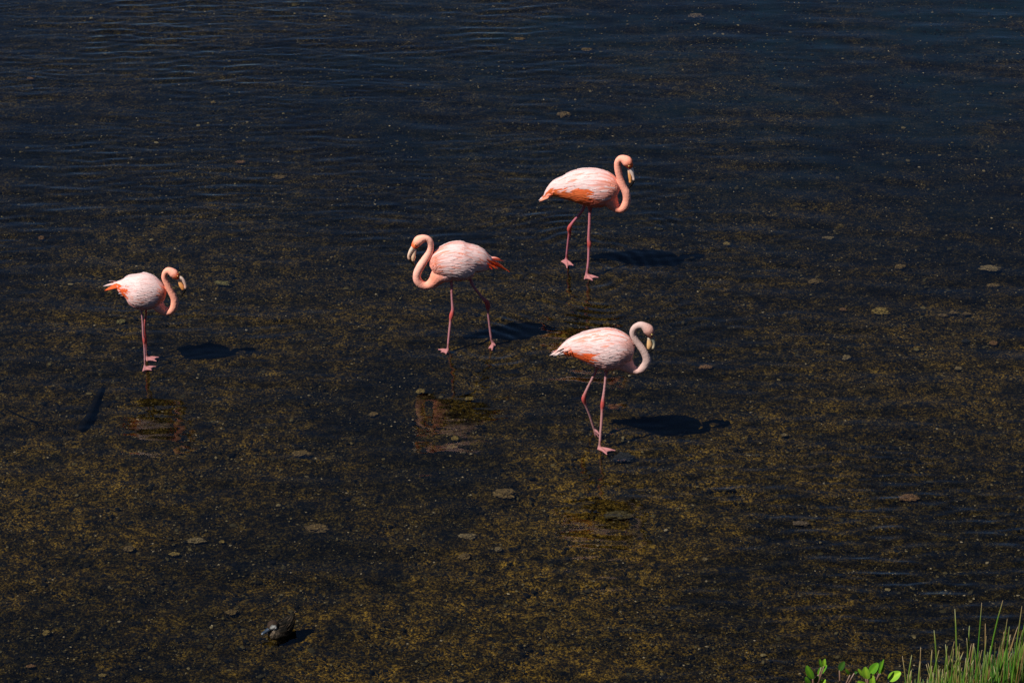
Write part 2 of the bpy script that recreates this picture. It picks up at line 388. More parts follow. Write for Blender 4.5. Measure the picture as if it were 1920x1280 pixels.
branch([(151, 806), (165, 785), (178, 755), (193, 722)], 0.034, 0.014, 'short thick dark branch lying sunken left of the first flamingo reflection')
branch([(8, 764), (38, 780), (72, 791), (108, 801)], 0.008, 0.004, 'thin dark branch sunken at the left edge of the lagoon')

# ------------------------------------------------------------------ splines
def catmull(pts, n):
    """pts: list of tuples; n samples"""
    A = np.array(pts, float); A = np.vstack([2 * A[0] - A[1], A, 2 * A[-1] - A[-2]]); m = len(pts) - 1; out = []
    for i in range(n):
        u = i / (n - 1) * m; k = min(int(u), m - 1); f = u - k; p0, p1, p2, p3 = A[k:k + 4]
        out.append(0.5 * (2 * p1 + (p2 - p0) * f + (2 * p0 - 5 * p1 + 4 * p2 - p3) * f * f + (3 * p1 - p0 - 3 * p2 + p3) * f ** 3))
    return np.array(out)

class Loft:
    """elliptical sections in a vertical plane: in-plane half height a, sideways half width b"""
    def __init__(s, pts, side, ratio, n=40):        # pts world (x,y,z,a)
        A = catmull(pts, n); s.P = [Vector(p[:3]) for p in A]; s.a = [max(p[3], 0.0015) for p in A]; s.n = n; s.side = side
        s.ratio = ratio if callable(ratio) else (lambda u: ratio)
        s.T = [(s.P[min(i + 1, n - 1)] - s.P[max(i - 1, 0)]).normalized() for i in range(n)]
        s.U = []
        for i in range(n):
            s.U.append(s.side.cross(s.T[i]).normalized())
        if sum(x.z for x in s.U[: n // 2]) < 0 and ratio is not None: s.U = [-x for x in s.U]
        s.len = sum((s.P[i + 1] - s.P[i]).length for i in range(n - 1))
    def at(s, u, v, off=0.0):
        """u 0..1 along, v angle from the top, positive to the camera side"""
        x = min(max(u, 0), 1) * (s.n - 1); k = min(int(x), s.n - 2); f = x - k
        P = s.P[k].lerp(s.P[k + 1], f); a = s.a[k] * (1 - f) + s.a[k + 1] * f + off; U = s.U[k].lerp(s.U[k + 1], f)
        b = (a - off) * s.ratio(u) + off
        q = P + U * (a * math.cos(v)) + s.side * (b * math.sin(v))
        if u < 0: q -= s.T[0] * (-u * s.len)
        return q
    def mesh(s, seg=20):
        V = []; Fc = []
        for i in range(s.n):
            for j in range(seg): V.append(s.at(i / (s.n - 1), 2 * math.pi * j / seg))
        for i in range(s.n - 1):
            for j in range(seg):
                a = i * seg + j; b = i * seg + (j + 1) % seg; Fc.append((a, b, b + seg, a + seg))
        Fc.append(tuple(range(seg - 1, -1, -1))); Fc.append(tuple((s.n - 1) * seg + j for j in range(seg)))
        return V, Fc

def feather_strip(V, Fc, col, S, u0, v0, du, dv, w, c, lift=0.008, base=0.002, nseg=5, tipc=None):
    """a feather lying on surface S, from (u0,v0) towards the tail"""
    i0 = len(V); jit = random.uniform(-.15, .15)
    for i in range(nseg + 1):
        f = i / nseg; u = u0 - du * f; v = v0 + dv * f
        ww = w * (0.55 + 0.9 * f - 1.25 * f ** 4 * 1.0) if f < 0.999 else w * 0.06
        off = base + lift * f ** 1.5
        ctr = S.at(u, v, off); q = S.at(u, v + 0.05, off) - S.at(u, v - 0.05, off)
        q = q.normalized() if q.length > 1e-6 else Vector((0, 0, 1))
        nrm = (S.at(u, v, off + 0.01) - ctr).normalized()
        for s_, dz in ((-1, -0.0015), (0, 0.001), (1, -0.0015)):
            V.append(ctr + q * (s_ * ww) + nrm * dz)
            cc = np.array(c) if tipc is None else np.array(c) * (1 - f ** 2) + np.array(tipc) * f ** 2
            col.append(cc * (1.0 if s_ == 0 else 0.96) )
    for i in range(nseg):
        for j in range(2):
            a = i0 + i * 3 + j; Fc.append((a, a + 1, a + 4, a + 3))

WHITE, PALEP, PINK, SALMON, ORANGE, RED = (.92,.685,.66), (.91,.53,.49), (.88,.40,.33), (.90,.29,.17), (.92,.15,.04), (.82,.065,.025)
LEG, JOINT, FOOT = (.46,.19,.21), (.50,.08,.07), (.58,.23,.24)
def mixc(a, b, f): return tuple(x * (1 - f) + y * f for x, y in zip(a, b))

def flamingo(spec):
    x0, y0, sc = spec['crop']; pix = lambda X, Y: (x0 + X / sc, y0 + Y / sc)
    stance = ground(*pix(*spec['stance']), BED); yaw = R(spec['yaw'])
    sx = 1 if spec['face'] > 0 else -1
    hd = Vector((math.cos(yaw), math.sin(yaw), 0)); side = Vector((hd.y, -hd.x, 0))
    if side.y > 0: side = -side                                   # camera side
    s = ppm(stance + Vector((0, 0, .6))) * sc                     # crop px per metre
    root = link('flamingo', None); root.location = (stance.x, stance.y, BED)
    W = lambda X, Y, off=0.0: at_plane(*pix(X, Y), stance - side * (-off), yaw)
    tag(root, spec['label'], 'flamingo', 'flamingos wading in the shallow lagoon')
    L0 = root.location.copy()
    loc = lambda Vs: [Vector(v) - L0 for v in Vs]
    samples = []                                                  # colour samples (pos, radius, colour)
    AV, AF = [], []
    def add(V, Fc):
        n = len(AV); AV.extend(V); AF.extend([tuple(i + n for i in f) for f in Fc])
    # torso
    TP = [(*W(X, Y), h / s / 0.95) for X, Y, h in spec['torso']]
    torso = Loft(TP, side, lambda u: 0.80 - 0.12 * abs(u - .5)); add(*torso.mesh(24))
    for i in range(0, torso.n, 2):
        u = i / (torso.n - 1)
        for vv in range(0, 360, 30):
            samples.append((torso.at(u, R(vv)), spec['tcol'](u, vv if vv <= 180 else 360 - vv)))
    # neck and head
    NP = [(*W(X, Y), h / s - (.0008 if i > 2 else 0)) for i, (X, Y, h) in enumerate(spec['neck'])]
    NP = [p if i < len(NP) - 4 else (*p[:3], p[3] * .92) for i, p in enumerate(NP)]
    A = catmull(NP, 70); nP = [Vector(p[:3]) for p in A]; nr = [p[3] * (1 + 0.035 * noise.noise(Vector(p[:3]) * 25)) for p in A]
    V, Fc = tube_rings(nP, nr, 16); add(V, Fc)
    for i in range(0, 70): samples.append((nP[i], spec['ncol'](i / 69))); 
    for i in range(6, 70):
        for k in range(0, 16, 4): samples.append((V[i * 16 + k], spec['ncol'](i / 69)))
    # legs, in one piece with the body
    for lg in spec['legs']:
        pts = lg['pts']; hipoff = lg['off']
        hip = W(pts[0][0], pts[0][1], hipoff)
        fy = ground(*pix(*lg['foot']), BED + 0.010).y if not lg.get('lifted') else hip.y + lg['lifted']
        d = [0]
        for a, b in zip(pts, pts[1:]): d.append(d[-1] + math.hypot(a[0] - b[0], a[1] - b[1]))
        q = []
        for (X, Y, r), dd in zip(pts, d):
            Yw = hip.y + (fy - hip.y) * min(1, dd / d[-1]); q.append((*at_y(*pix(X, Y), Yw), r / s))
        q[0] = (q[0][0], q[0][1], q[0][2] + 0.04, q[0][3])
        A = catmull(q, 44); P = [Vector(p[:3]) for p in A]; V, Fc = tube_rings(P, [p[3] for p in A], 10); add(V, Fc)
        jr = max(p[2] for p in pts[2:])
        for i, p in enumerate(A):
            rel = (p[3] * s) / jr
            c = mixc(lg.get('c', LEG), JOINT, min(1, max(0, (rel - 0.62) / 0.3)))
            if i < lg.get('dark', 0): c = mixc(c, (.40, .12, .14), .5)  # shade of the body painted on the upper leg
            samples.append((P[i], c)); [samples.append((V[i * 10 + k], c)) for k in (0, 3, 6)]
        # webbed foot
        an = P[-1].copy()
        if lg.get('lifted'): toes = [at_y(*pix(*tp), fy - .02 * k) for k, tp in enumerate(lg['toes'])]; an_g = an
        else: toes = [ground(*pix(*tp), BED + 0.009) for tp in lg['toes']]; an_g = ground(*pix(*lg['foot']), BED + 0.011)
        V, Fc = tube_rings([an, an_g.lerp(an, 0.4), an_g], [pts[-1][2] / s, 0.013, 0.012], 8); add(V, Fc)
        for tp in toes:
            mid = an_g.lerp(tp, .5) + Vector((0, 0, .004)); V, Fc = tube_rings([an_g, mid, tp], [.0115, .0095, .005], 8); add(V, Fc)
            samples += [(an_g, FOOT), (mid, FOOT), (tp, FOOT)]
        for a, b in zip(toes, toes[1:]):                            # web between neighbouring toes
            m = (a + b) / 2; web = [an_g, a.lerp(an_g, .12), m.lerp(an_g, .28), b.lerp(an_g, .12)]; dz = Vector((0, 0, .0055))
            Vw = [p + dz for p in web] + [p - dz for p in web]
            add(Vw, [(0, 1, 2, 3), (7, 6, 5, 4), (0, 4, 5, 1), (1, 5, 6, 2), (2, 6, 7, 3), (3, 7, 4, 0)])
    # one continuous skin
    me = bpy.data.meshes.new('tmp'); me.from_pydata([tuple(v) for v in loc(AV)], [], AF)
    tmp = bpy.data.objects.new('tmp', me); scn.collection.objects.link(tmp)
    rm = tmp.modifiers.new('r', 'REMESH'); rm.mode = 'VOXEL'; rm.voxel_size = 0.0045; rm.use_smooth_shade = True
    sm = tmp.modifiers.new('s', 'SMOOTH'); sm.factor = 0.5; sm.iterations = 3
    dg = bpy.context.evaluated_depsgraph_get(); me2 = bpy.data.meshes.new_from_object(tmp.evaluated_get(dg))
    bpy.data.objects.remove(tmp)
    nv = len(me2.vertices); co = np.empty(nv * 3, np.float32); me2.vertices.foreach_get('co', co); co = co.reshape(-1, 3)
    nm = np.empty(nv * 3, np.float32); me2.vertex_normals.foreach_get('vector', nm); nm = nm.reshape(-1, 3)
    for i in range(nv):
        if co[i, 2] > 0.45:
            q = Vector(co[i]) * 95; co[i] += nm[i] * (0.0010 * noise.noise(q) + 0.0008 * noise.noise(q * 2.1))
    me2.vertices.foreach_set('co', co.ravel()); me2.update()
    SP = np.array([p - L0 for p, _ in samples], np.float32); SC = np.array([c for _, c in samples], np.float32)
    cols = np.ones((nv, 4), np.float32)
    for i in range(0, nv, 4000):
        dd = ((co[i:i + 4000, None] - SP[None]) ** 2).sum(-1); w = 1 / (dd + 3e-5) ** 2.5
        cols[i:i + 4000, :3] = (w[..., None] * SC[None]).sum(1) / w.sum(1)[:, None]
    at = me2.color_attributes.new('Col', 'FLOAT_COLOR', 'POINT'); at.data.foreach_set('color', cols.ravel())
    me2.polygons.foreach_set('use_smooth', [True] * len(me2.polygons)); me2.materials.clear(); me2.materials.append(plume_m)
    link('body', me2, root)
    # wings: overlapping feathers laid back along the body, one mesh a side
    for sg in (1, -1):
        V, Fc, col = [], [], []
        rows = 21
        for r_ in range(rows):
            u0 = 0.20 + 0.68 * r_ / (rows - 1)
            vmax = spec['vmax'](u0)
            nv_ = int(7 + 12 * math.sin(math.pi * min(1, u0 * 0.9 + .1)))
            for k in range(nv_):
                v0 = R(4) + (R(vmax) - R(4)) * (k + random.uniform(.1, .9)) / nv_
                uu = u0 + random.uniform(-.025, .025)
                c, tc = spec['wcol'](uu, math.degrees(v0))
                j = random.choice((1, 1, .93, .86)) * random.uniform(.92, 1.04); c = [min(.93, x * j) for x in c]
                L = random.uniform(.17, .25) * (1.15 if uu < .5 else .8)
                dv = R(random.uniform(4, 14)) * (1.0 if v0 < R(90) else .3)
                feather_strip(V, Fc, col, torso, uu, sg * v0, L, sg * dv, random.uniform(.009, .014), c, lift=random.uniform(.0015, .0055), tipc=tc)
        wcol = [np.minimum(c, .93) for c in col]
        mesh('wing', loc(V), Fc, feather_m, root, wcol)
    # soft body plumage and neck down
    V, Fc, col = [], [], []
    for k in range(900):
        u0 = random.uniform(.12, 1.0); v0 = random.uniform(-180, 180); a = abs(v0)
        if a < spec['vmax'](u0) and u0 < .85: continue
        c = mixc(spec['tcol'](u0, a), WHITE, random.uniform(0, .25))
        feather_strip(V, Fc, col, torso, u0, R(v0), random.uniform(.06, .10), R(random.uniform(-6, 6)), random.uniform(.006, .010), c, lift=random.uniform(.001, .004), nseg=2)
    mesh('body_plumage', loc(V), Fc, feather_m, root, [np.minimum(c, .93) for c in col])
    # tail and wing-tip feathers, each one a part
    for (xa, ya, xb, yb, w, off, ca, cb) in spec['tail']:
        A_, B_ = W(xa, ya, off * .3), W(xb, yb, off); D = B_ - A_; T = D.normalized(); N = side.cross(T).normalized()
        V, col = [], []; n = 8
        q = (N * .75 + side * .65 * (1 if off >= 0 else -1)).normalized(); nn = T.cross(q).normalized()
        for i in range(n + 1):
            f = i / n; ww = w / s * (0.55 + 0.9 * f - 1.4 * f ** 3.2); ww = max(ww, .0008)
            ctr = A_ + D * f + Vector((0, 0, .010 * math.sin(f * 3)))
            for s_, dz in ((-1, -.002), (0, .002), (1, -.002)): V.append(ctr + q * (ww * s_) + nn * dz); col.append(mixc(ca, cb, f ** 1.5))
        Fc = []
        for i in range(n):
            for j in range(2): a = i * 3 + j; Fc.append((a, a + 1, a + 4, a + 3))
        o = mesh('tail_feather', loc(V), Fc, feather_m, root, col)
    # bill: upper and lower halves
    for nm, pts, cf in (('upper_bill', spec['ubill'], spec['ucol']), ('lower_bill', spec['lbill'], spec['lcol'])):
        P = [(*W(X, Y), h * .86 / s) for X, Y, h in pts]; L_ = Loft(P, side, 0.8 if nm[0] == 'u' else 0.72, 26); V, Fc = L_.mesh(14)
        col = [cf(i // 14 / 25) for i in range(len(V))]; mesh(nm, loc(V), Fc, bill_m, root, col)
    # eyes
    ex, ey, er = spec['eye']; hr = spec['eyeoff'] / s
    for sg in (1, -1):
        base = W(ex, ey + (spec['eyeoff'] * .5 if sg > 0 else -0), 0)
        if sg > 0: P = W(ex, ey, hr)
        else: P = W(ex, ey, hr) - side * 2 * hr
        V = [P + v * (er / s) for v in IV]; e = mesh('eye', loc(V), IF, eye_m, root)
        V = [P + side * sg * (er / s * .62) + v * (er / s * .52) for v in IV]; mesh('pupil', loc(V), IF, pupil_m, e)
    return root

BLACK = (.006, .006, .007)
def bands(*st):
    def f(u):
        for (a, ca), (b, cb) in zip(st, st[1:]):
            if u <= b: return mixc(ca, cb, (u - a) / (b - a))
        return st[-1][1]
    return f
NECKP = (.95, .39, .27)
# ---- first flamingo (far left in the picture), facing right
sp1 = dict(crop=(170, 480, 5.565), stance=(567, 1160), yaw=-6, face=1,
 label='small pale pink flamingo at the far left standing with both legs together',
 torso=[(255,305,22),(300,312,55),(345,322,92),(410,330,138),(500,358,186),(590,376,186),(670,392,158),(735,405,112),(780,418,50)],
 neck=[(640,440,95),(690,495,72),(735,548,54),(785,578,44),(838,566,44),(872,515,43),(872,445,39),(838,375,36),(800,300,33),(769,230,31),(777,175,31),(812,150,38),(862,178,52),(895,210,44),(915,232,26)],
 tcol=lambda u, v: (SALMON if u > .86 else mixc(PALEP, WHITE, .4)) if v < 120 else mixc(PALEP, PINK, .35),
 ncol=bands((0, PINK), (.2, NECKP), (.75, NECKP), (.86, (.95,.44,.32)), (.91, (.92,.14,.035)), (1, (.92,.15,.04))),
 vmax=lambda u: 128 if u < .45 else 118,
 wcol=lambda u, v: ((ORANGE, ORANGE) if (u < .52 and v > 34 + 170 * max(0, u - .27) and random.random() < .85) else (SALMON, WHITE) if (v > 84 and u < .75 and random.random() < .22) else (WHITE if random.random() < .72 else PALEP, WHITE)),
 tail=[(330,290,128,318,13,.02,PALEP,WHITE),(330,310,145,362,20,.05,ORANGE,ORANGE),(335,300,190,262,12,-.03,PALEP,WHITE),(350,320,165,350,17,.0,ORANGE,SALMON),(370,370,290,372,18,.06,ORANGE,PALEP),(400,400,290,395,16,.06,WHITE,(.8,.78,.8)),(420,400,310,420,16,.05,PALEP,WHITE),(430,400,370,440,16,.07,ORANGE,SALMON)],
 legs=[dict(pts=[(525,530,16),(533,590,12),(541,680,11),(546,750,12),(550,830,14),(560,880,19),(561,930,13),(565,1040,11),(567,1130,11)], off=.03, foot=(567,1162), toes=[(545,1205),(640,1192),(685,1152)], c=(.47,.22,.24)),
       dict(pts=[(585,540,15),(578,600,12),(570,660,12),(563,740,12),(572,850,14),(578,900,12),(581,980,9),(583,1040,9)], off=-.03, foot=(583,1062), toes=[(590,1098),(690,1098),(716,1056)], c=(.40,.18,.20))],
 ubill=[(905,215,22),(945,232,22),(972,265,20),(988,305,17),(988,335,17),(972,370,17),(955,402,11),(946,420,3)],
 lbill=[(912,240,14),(928,272,20),(944,305,27),(958,330,26),(965,355,19),(958,392,8)],
 ucol=bands((0,(.55,.5,.42)), (.2,(.82,.55,.44)), (.52,(.85,.50,.36)), (.58,BLACK), (1,BLACK)),
 lcol=bands((0,(.8,.55,.4)), (.25,(.85,.38,.12)), (.70,(.85,.33,.10)), (.76,BLACK), (1,BLACK)),
 eye=(907,210,5), eyeoff=40)
# ---- second flamingo, facing left
sp2 = dict(crop=(740, 420, 4.925), stance=(495, 1160), yaw=186, face=-1,
 label='flamingo striding left in the middle with a red pointed tail',
 torso=[(905,372,25),(870,365,58),(815,350,92),(740,330,128),(650,340,172),(550,345,178),(460,365,152),(395,395,118),(350,420,60)],
 neck=[(480,430,110),(415,470,88),(365,525,60),(310,562,43),(255,562,41),(212,520,40),(206,465,39),(232,400,40),(272,340,38),(312,275,36),(331,215,32),(325,160,31),(285,130,33),(228,148,50),(195,185,42),(170,215,26)],
 tcol=lambda u, v: mixc(SALMON, PINK, .5) if u > .85 else (RED if u < .16 else mixc(PALEP, PINK, .5)),
 ncol=bands((0, SALMON), (.2, (.95,.37,.26)), (.45, (.95,.48,.38)), (.78, (.95,.46,.35)), (.90, (.95,.42,.29)), (.95, (.92,.14,.035)), (1, (.92,.16,.05))),
 vmax=lambda u: 122 if u > .25 else 95,
 wcol=lambda u, v: ((RED, ORANGE) if (u < .26 and v > 40) else (WHITE, WHITE) if (v > 96 and u < .75) else (SALMON, PALEP) if random.random() < .30 else (random.choice((WHITE, PALEP, mixc(WHITE, PALEP, .5))) if random.random() < .85 else (.80,.56,.56), WHITE)),
 tail=[(850,350,1062,446,28,.05,RED,ORANGE),(855,330,1012,347,27,.0,RED,SALMON),(835,335,1005,398,30,.03,ORANGE,SALMON),(800,360,930,412,34,.08,RED,ORANGE),(790,330,930,372,34,.07,RED,ORANGE),(840,320,975,325,14,-.02,PALEP,ORANGE),(840,380,950,415,20,.06,RED,RED),(830,390,900,420,22,.06,RED,RED),(830,300,890,300,14,.03,PALEP,WHITE),(560,430,735,410,13,.125,WHITE,WHITE),(540,450,700,428,12,.128,PALEP,WHITE),(600,460,715,438,11,.122,(.8,.6,.62),WHITE),(520,470,660,450,12,.122,PALEP,WHITE)],
 legs=[dict(pts=[(522,500,18),(525,560,14),(528,640,13),(532,720,13),(537,790,17),(524,848,22),(516,900,14),(506,990,13),(497,1080,12),(493,1140,12)], off=.03, foot=(490,1166), toes=[(400,1158),(425,1186),(472,1202)], dark=10),
       dict(pts=[(680,500,20),(718,560,14),(768,628,13),(815,685,15),(848,720,22),(862,765,22),(862,810,13),(872,900,12),(884,1000,12),(894,1070,12)], off=-.03, foot=(912,1108), toes=[(868,1150),(898,1168),(932,1125)], c=(.38,.16,.18), dark=10)],
 ubill=[(182,200,26),(158,238,26),(138,275,20),(131,305,16),(142,335,16),(165,358,16),(185,378,9),(196,389,3)],
 lbill=[(188,238,16),(180,270,20),(174,300,24),(172,325,20),(172,350,12),(182,370,5)],
 ucol=bands((0,(.62,.52,.42)), (.25,(.78,.56,.42)), (.46,(.82,.48,.34)), (.52,BLACK), (1,BLACK)),
 lcol=bands((0,(.8,.55,.4)), (.25,(.78,.50,.33)), (.66,(.80,.48,.28)), (.74,BLACK), (1,BLACK)),
 eye=(188,190,5), eyeoff=40)
# ---- third flamingo, rear right, facing right
sp3 = dict(crop=(990, 270, 4.742), stance=(520, 1160), yaw=-12, face=1,
 label='most orange flamingo wading at the back with a vivid orange lower wing',
 torso=[(150,470,10),(200,425,42),(260,396,76),(335,388,104),(425,378,140),(520,382,162),(615,394,168),(695,405,150),(755,420,115),(800,440,55)],
 neck=[(660,450,110),(725,490,82),(765,545,52),(808,577,40),(852,560,42),(877,505,38),(873,435,37),(840,365,34),(814,290,31),(798,220,31),(798,160,30),(828,130,34),(876,152,52),(903,190,38),(912,215,22)],
 tcol=lambda u, v: mixc(SALMON, PINK, .35) if u > .78 else (ORANGE if (u < .3 or v > 100) else PALEP) if v < 150 else mixc(PINK, PALEP, .5),
 ncol=bands((0, SALMON), (.2, (.95,.33,.22)), (.45, (.95,.41,.30)), (.78, (.95,.39,.28)), (.86, (.95,.39,.27)), (.92, (.92,.14,.035)), (1, (.92,.16,.05))),
 vmax=lambda u: 138 if u < .62 else 105,
 wcol=lambda u, v: ((ORANGE, (.86,.22,.07)) if (v > 66 + 18 * random.random() and u < .76) or (u < .36 and v > 45 and random.random() < .85) else (PINK, PALEP) if (u > .72 and random.random() < .6) else (SALMON, PALEP) if random.random() < .12 else (WHITE if random.random() < .6 else PALEP, WHITE)),
 tail=[(300,420,100,512,18,.03,ORANGE,(.86,.42,.3)),(280,400,120,490,16,.0,ORANGE,PINK),(260,430,150,470,15,.05,ORANGE,PINK),(300,350,170,400,20,.02,PALEP,PALEP),(320,310,200,365,20,.0,WHITE,PALEP),(330,370,205,440,18,.06,ORANGE,SALMON),(350,310,290,300,12,-.02,WHITE,WHITE)],
 legs=[dict(pts=[(552,520,34),(552,560,24),(550,600,15),(547,700,14),(542,800,14),(541,850,16),(546,888,21),(542,935,14),(538,1030,13),(530,1100,12),(524,1135,12)], off=.03, foot=(520,1165), toes=[(500,1205),(575,1215),(628,1188)], c=(.50,.18,.21)),
       dict(pts=[(520,530,20),(485,590,13),(445,640,13),(400,695,14),(368,748,21),(370,790,17),(361,850,13),(350,940,12),(343,1005,12)], off=-.03, foot=(340,1035), toes=[(292,1048),(348,1105),(405,1082)], c=(.46,.14,.18), dark=10)],
 ubill=[(900,195,26),(916,228,25),(928,265,19),(938,300,13),(938,325,14),(925,352,17),(908,375,11),(896,390,3)],
 lbill=[(895,225,12),(900,260,14),(906,295,17),(910,325,15),(907,350,13),(897,375,5)],
 ucol=bands((0,(.62,.58,.52)), (.2,(.88,.68,.58)), (.48,(.88,.62,.50)), (.55,BLACK), (1,BLACK)),
 lcol=bands((0,(.85,.6,.45)), (.3,(.85,.38,.12)), (.68,(.85,.36,.12)), (.76,BLACK), (1,BLACK)),
 eye=(897,198,5), eyeoff=38)
# ---- fourth flamingo, front right, grey neck
GN = (.56, .39, .35)
sp4 = dict(crop=(1010, 580, 4.415), stance=(505, 1140), yaw=-10, face=1,
 label='flamingo nearest the camera with a dull grey-pink neck and one leg trailing',
 torso=[(165,352,14),(220,332,48),(300,314,88),(395,312,130),(490,320,158),(580,330,172),(660,338,158),(725,348,126),(785,362,62)],
 neck=[(650,400,110),(710,440,76),(765,488,46),(815,506,33),(865,482,35),(896,428,36),(880,365,33),(845,310,30),(806,258,28),(779,205,27),(787,160,27),(822,133,28),(862,132,34),(905,165,49),(925,200,40),(933,230,22)],
 tcol=lambda u, v: mixc(PINK, GN, .35) if u > .85 else mixc(PALEP, PINK, .3),
 ncol=bands((0, PINK), (.15, mixc(PINK, GN, .6)), (.3, GN), (.78, GN), (.86, (.55,.30,.25)), (.94, (.55,.22,.16)), (1, (.4,.2,.15))),
 vmax=lambda u: 126 if u < .5 else 108,
 wcol=lambda u, v: ((ORANGE, ORANGE) if (v > 76 + 10 * random.random() and .26 < u < .62) else (SALMON, PALEP) if (u < .36 and v > 40 and random.random() < .6) else (SALMON, PALEP) if (random.random() < .16) else (WHITE if random.random() < .6 else PALEP, WHITE)),
 tail=[(300,330,88,382,16,.03,PALEP,(.62,.5,.46)),(280,300,100,375,14,.0,PALEP,WHITE),(290,350,120,386,13,.05,(.7,.6,.6),(.6,.5,.48)),(270,315,135,362,8,.06,BLACK,BLACK),(300,290,150,345,15,.04,SALMON,WHITE),(330,340,240,365,16,.09,ORANGE,SALMON),(320,320,175,352,10,.08,WHITE,WHITE),(260,355,205,366,6,.085,BLACK,BLACK),(430,420,265,382,18,.05,(.8,.66,.70),(.7,.6,.62)),(330,300,220,350,16,.08,SALMON,PALEP)],
 legs=[dict(pts=[(560,480,26),(558,518,15),(555,570,13),(547,640,12),(537,720,14),(530,785,20),(526,840,14),(520,940,13),(512,1040,12),(506,1115,12)], off=.03, foot=(503,1145), toes=[(488,1160),(568,1202),(637,1168)], c=(.52,.26,.26)),
       dict(pts=[(490,455,20),(475,505,13),(445,570,12),(410,640,12),(382,705,16),(373,745,20),(393,800,12),(424,880,11),(446,950,11),(462,995,12)], off=-.03, foot=(478,1035), lifted=.10, toes=[(470,1050),(500,1062),(505,1035)], c=(.44,.22,.22), dark=8)],
 ubill=[(930,205,22),(942,238,20),(953,268,14),(955,295,12),(945,322,13),(925,342,13),(905,350,9),(893,352,3)],
 lbill=[(915,235,16),(916,265,22),(917,295,26),(912,318,20),(903,335,9)],
 ucol=bands((0,(.35,.36,.30)), (.25,(.30,.30,.24)), (.52,(.55,.45,.3)), (.60,BLACK), (1,BLACK)),
 lcol=bands((0,(.5,.4,.3)), (.22,(.80,.48,.22)), (.78,(.80,.45,.20)), (.86,BLACK), (1,BLACK)),
 eye=(937,208,5), eyeoff=36)
for sp in (sp1, sp2, sp3, sp4): flamingo(sp)

# ------------------------------------------------------------------ duck
def duck():
    sc = 12.8; pix = lambda X, Y: (460 + X / sc, 1120 + Y / sc)
    P0 = ground(*pix(860, 800), 0); yaw = R(180 + 38); hd = Vector((math.cos(yaw), math.sin(yaw), 0)); side = Vector((hd.y, -hd.x, 0))
    if side.y > 0: side = -side
    s = ppm(P0) * sc; root = link('duck', None); root.location = P0
    tag(root, 'small brown speckled duck with white cheek floating near the bottom left', 'duck')
    W = lambda X, Y, off=0.: at_plane(*pix(X, Y), P0 + side * off, yaw); loc = lambda V: [Vector(v) - P0 for v in V]
    body = Loft([(*W(X, Y), h / s) for X, Y, h in [(1185,370,12),(1140,450,60),(1080,560,125),(985,680,190),(875,765,222),(760,812,215),(660,855,180),(590,885,118),(552,900,45)]], side, 1.05, 30)
    V, Fc = body.mesh(22); col = []
    for v in V:
        k = noise.noise(v * 75); u = noise.noise(v * 200)
        front = (v - P0).dot(hd)
        base = mixc((.018,.013,.009), (.17,.125,.085), min(1, max(0, (front + .02) / .1)))
        col.append(mixc((.006,.005,.004), base, min(1, max(0, .5 + k * 1.6 + u * 1.8))))
    mesh('body', loc(V), Fc, duck_m, root, col)
    A = catmull([(*W(X, Y), h / s) for X, Y, h in [(740,800,125),(720,750,118),(695,700,122),(665,660,128),(620,690,112),(585,740,72),(565,765,45)]], 26)
    V, Fc = tube_rings([Vector(p[:3]) for p in A], [p[3] for p in A], 18); col = []
    for v in V:                                                     # brown cap, pale cheek and throat
        q = v - W(690, 748, .035); d = q.length
        col.append((.72,.70,.66) if d < .017 * 1.05 else (.40,.42,.40) if d < .025 else (.045,.027,.018))
    mesh('head', loc(V), Fc, duck_m, root, col)
    bl = Loft([(*W(X, Y), h / s) for X, Y, h in [(590,735,50),(540,775,45),(490,810,38),(440,845,36),(405,868,30),(390,878,10)]], side, 1.25, 14)
    V, Fc = bl.mesh(12); mesh('bill', loc(V), Fc, bill_m, root, [(.02,.032,.052) if i // 12 < 12 else (.25,.28,.32) for i in range(len(V))])  # paler rings at the tip are a painted highlight
    for sg in (1, -1):
        V, Fc, col = [], [], []
        for k in range(60):
            u0 = random.uniform(.25, .78); v0 = R(random.uniform(8, 95)); c = random.choice([(.003,.0026,.002), (.006,.005,.0035), (.014,.010,.006)])
            feather_strip(V, Fc, col, body, u0, sg * v0, random.uniform(.18, .30), sg * R(4), random.uniform(.004, .007), c, lift=.006, tipc=random.choice([c, c, c, (.09,.06,.035)]))
        mesh('wing', loc(V), Fc, duck_m, root, col)
        E = W(640, 690, 0) + side * sg * .030; mesh('eye', loc([E + v * .004 for v in IV]), IF, pupil_m, root)
    for (X, Y, off, cc) in [(1212,312,.0,(.30,.20,.14)),(1222,405,.012,(.22,.15,.10)),(1195,360,-.012,(.16,.11,.07)),(1205,440,.02,(.03,.022,.015))]:
        a = W(1050, 560, off * .5); b = W(X, Y, off); T = (b - a).normalized(); N = side.cross(T).normalized(); V = []
        q = (N * .8 + side * .6).normalized()
        for i in range(6):
            f = i / 5; w = .011 * (1 - f ** 1.5) + .001
            for sg, z in ((-1, 0), (0, .002), (1, 0)): V.append(a.lerp(b, f) + q * sg * w + N * z)
        mesh('tail_feather', loc(V), [(i * 3 + j, i * 3 + j + 1, i * 3 + j + 4, i * 3 + j + 3) for i in range(5) for j in range(2)], duck_m, root, [cc] * 18)
duck()

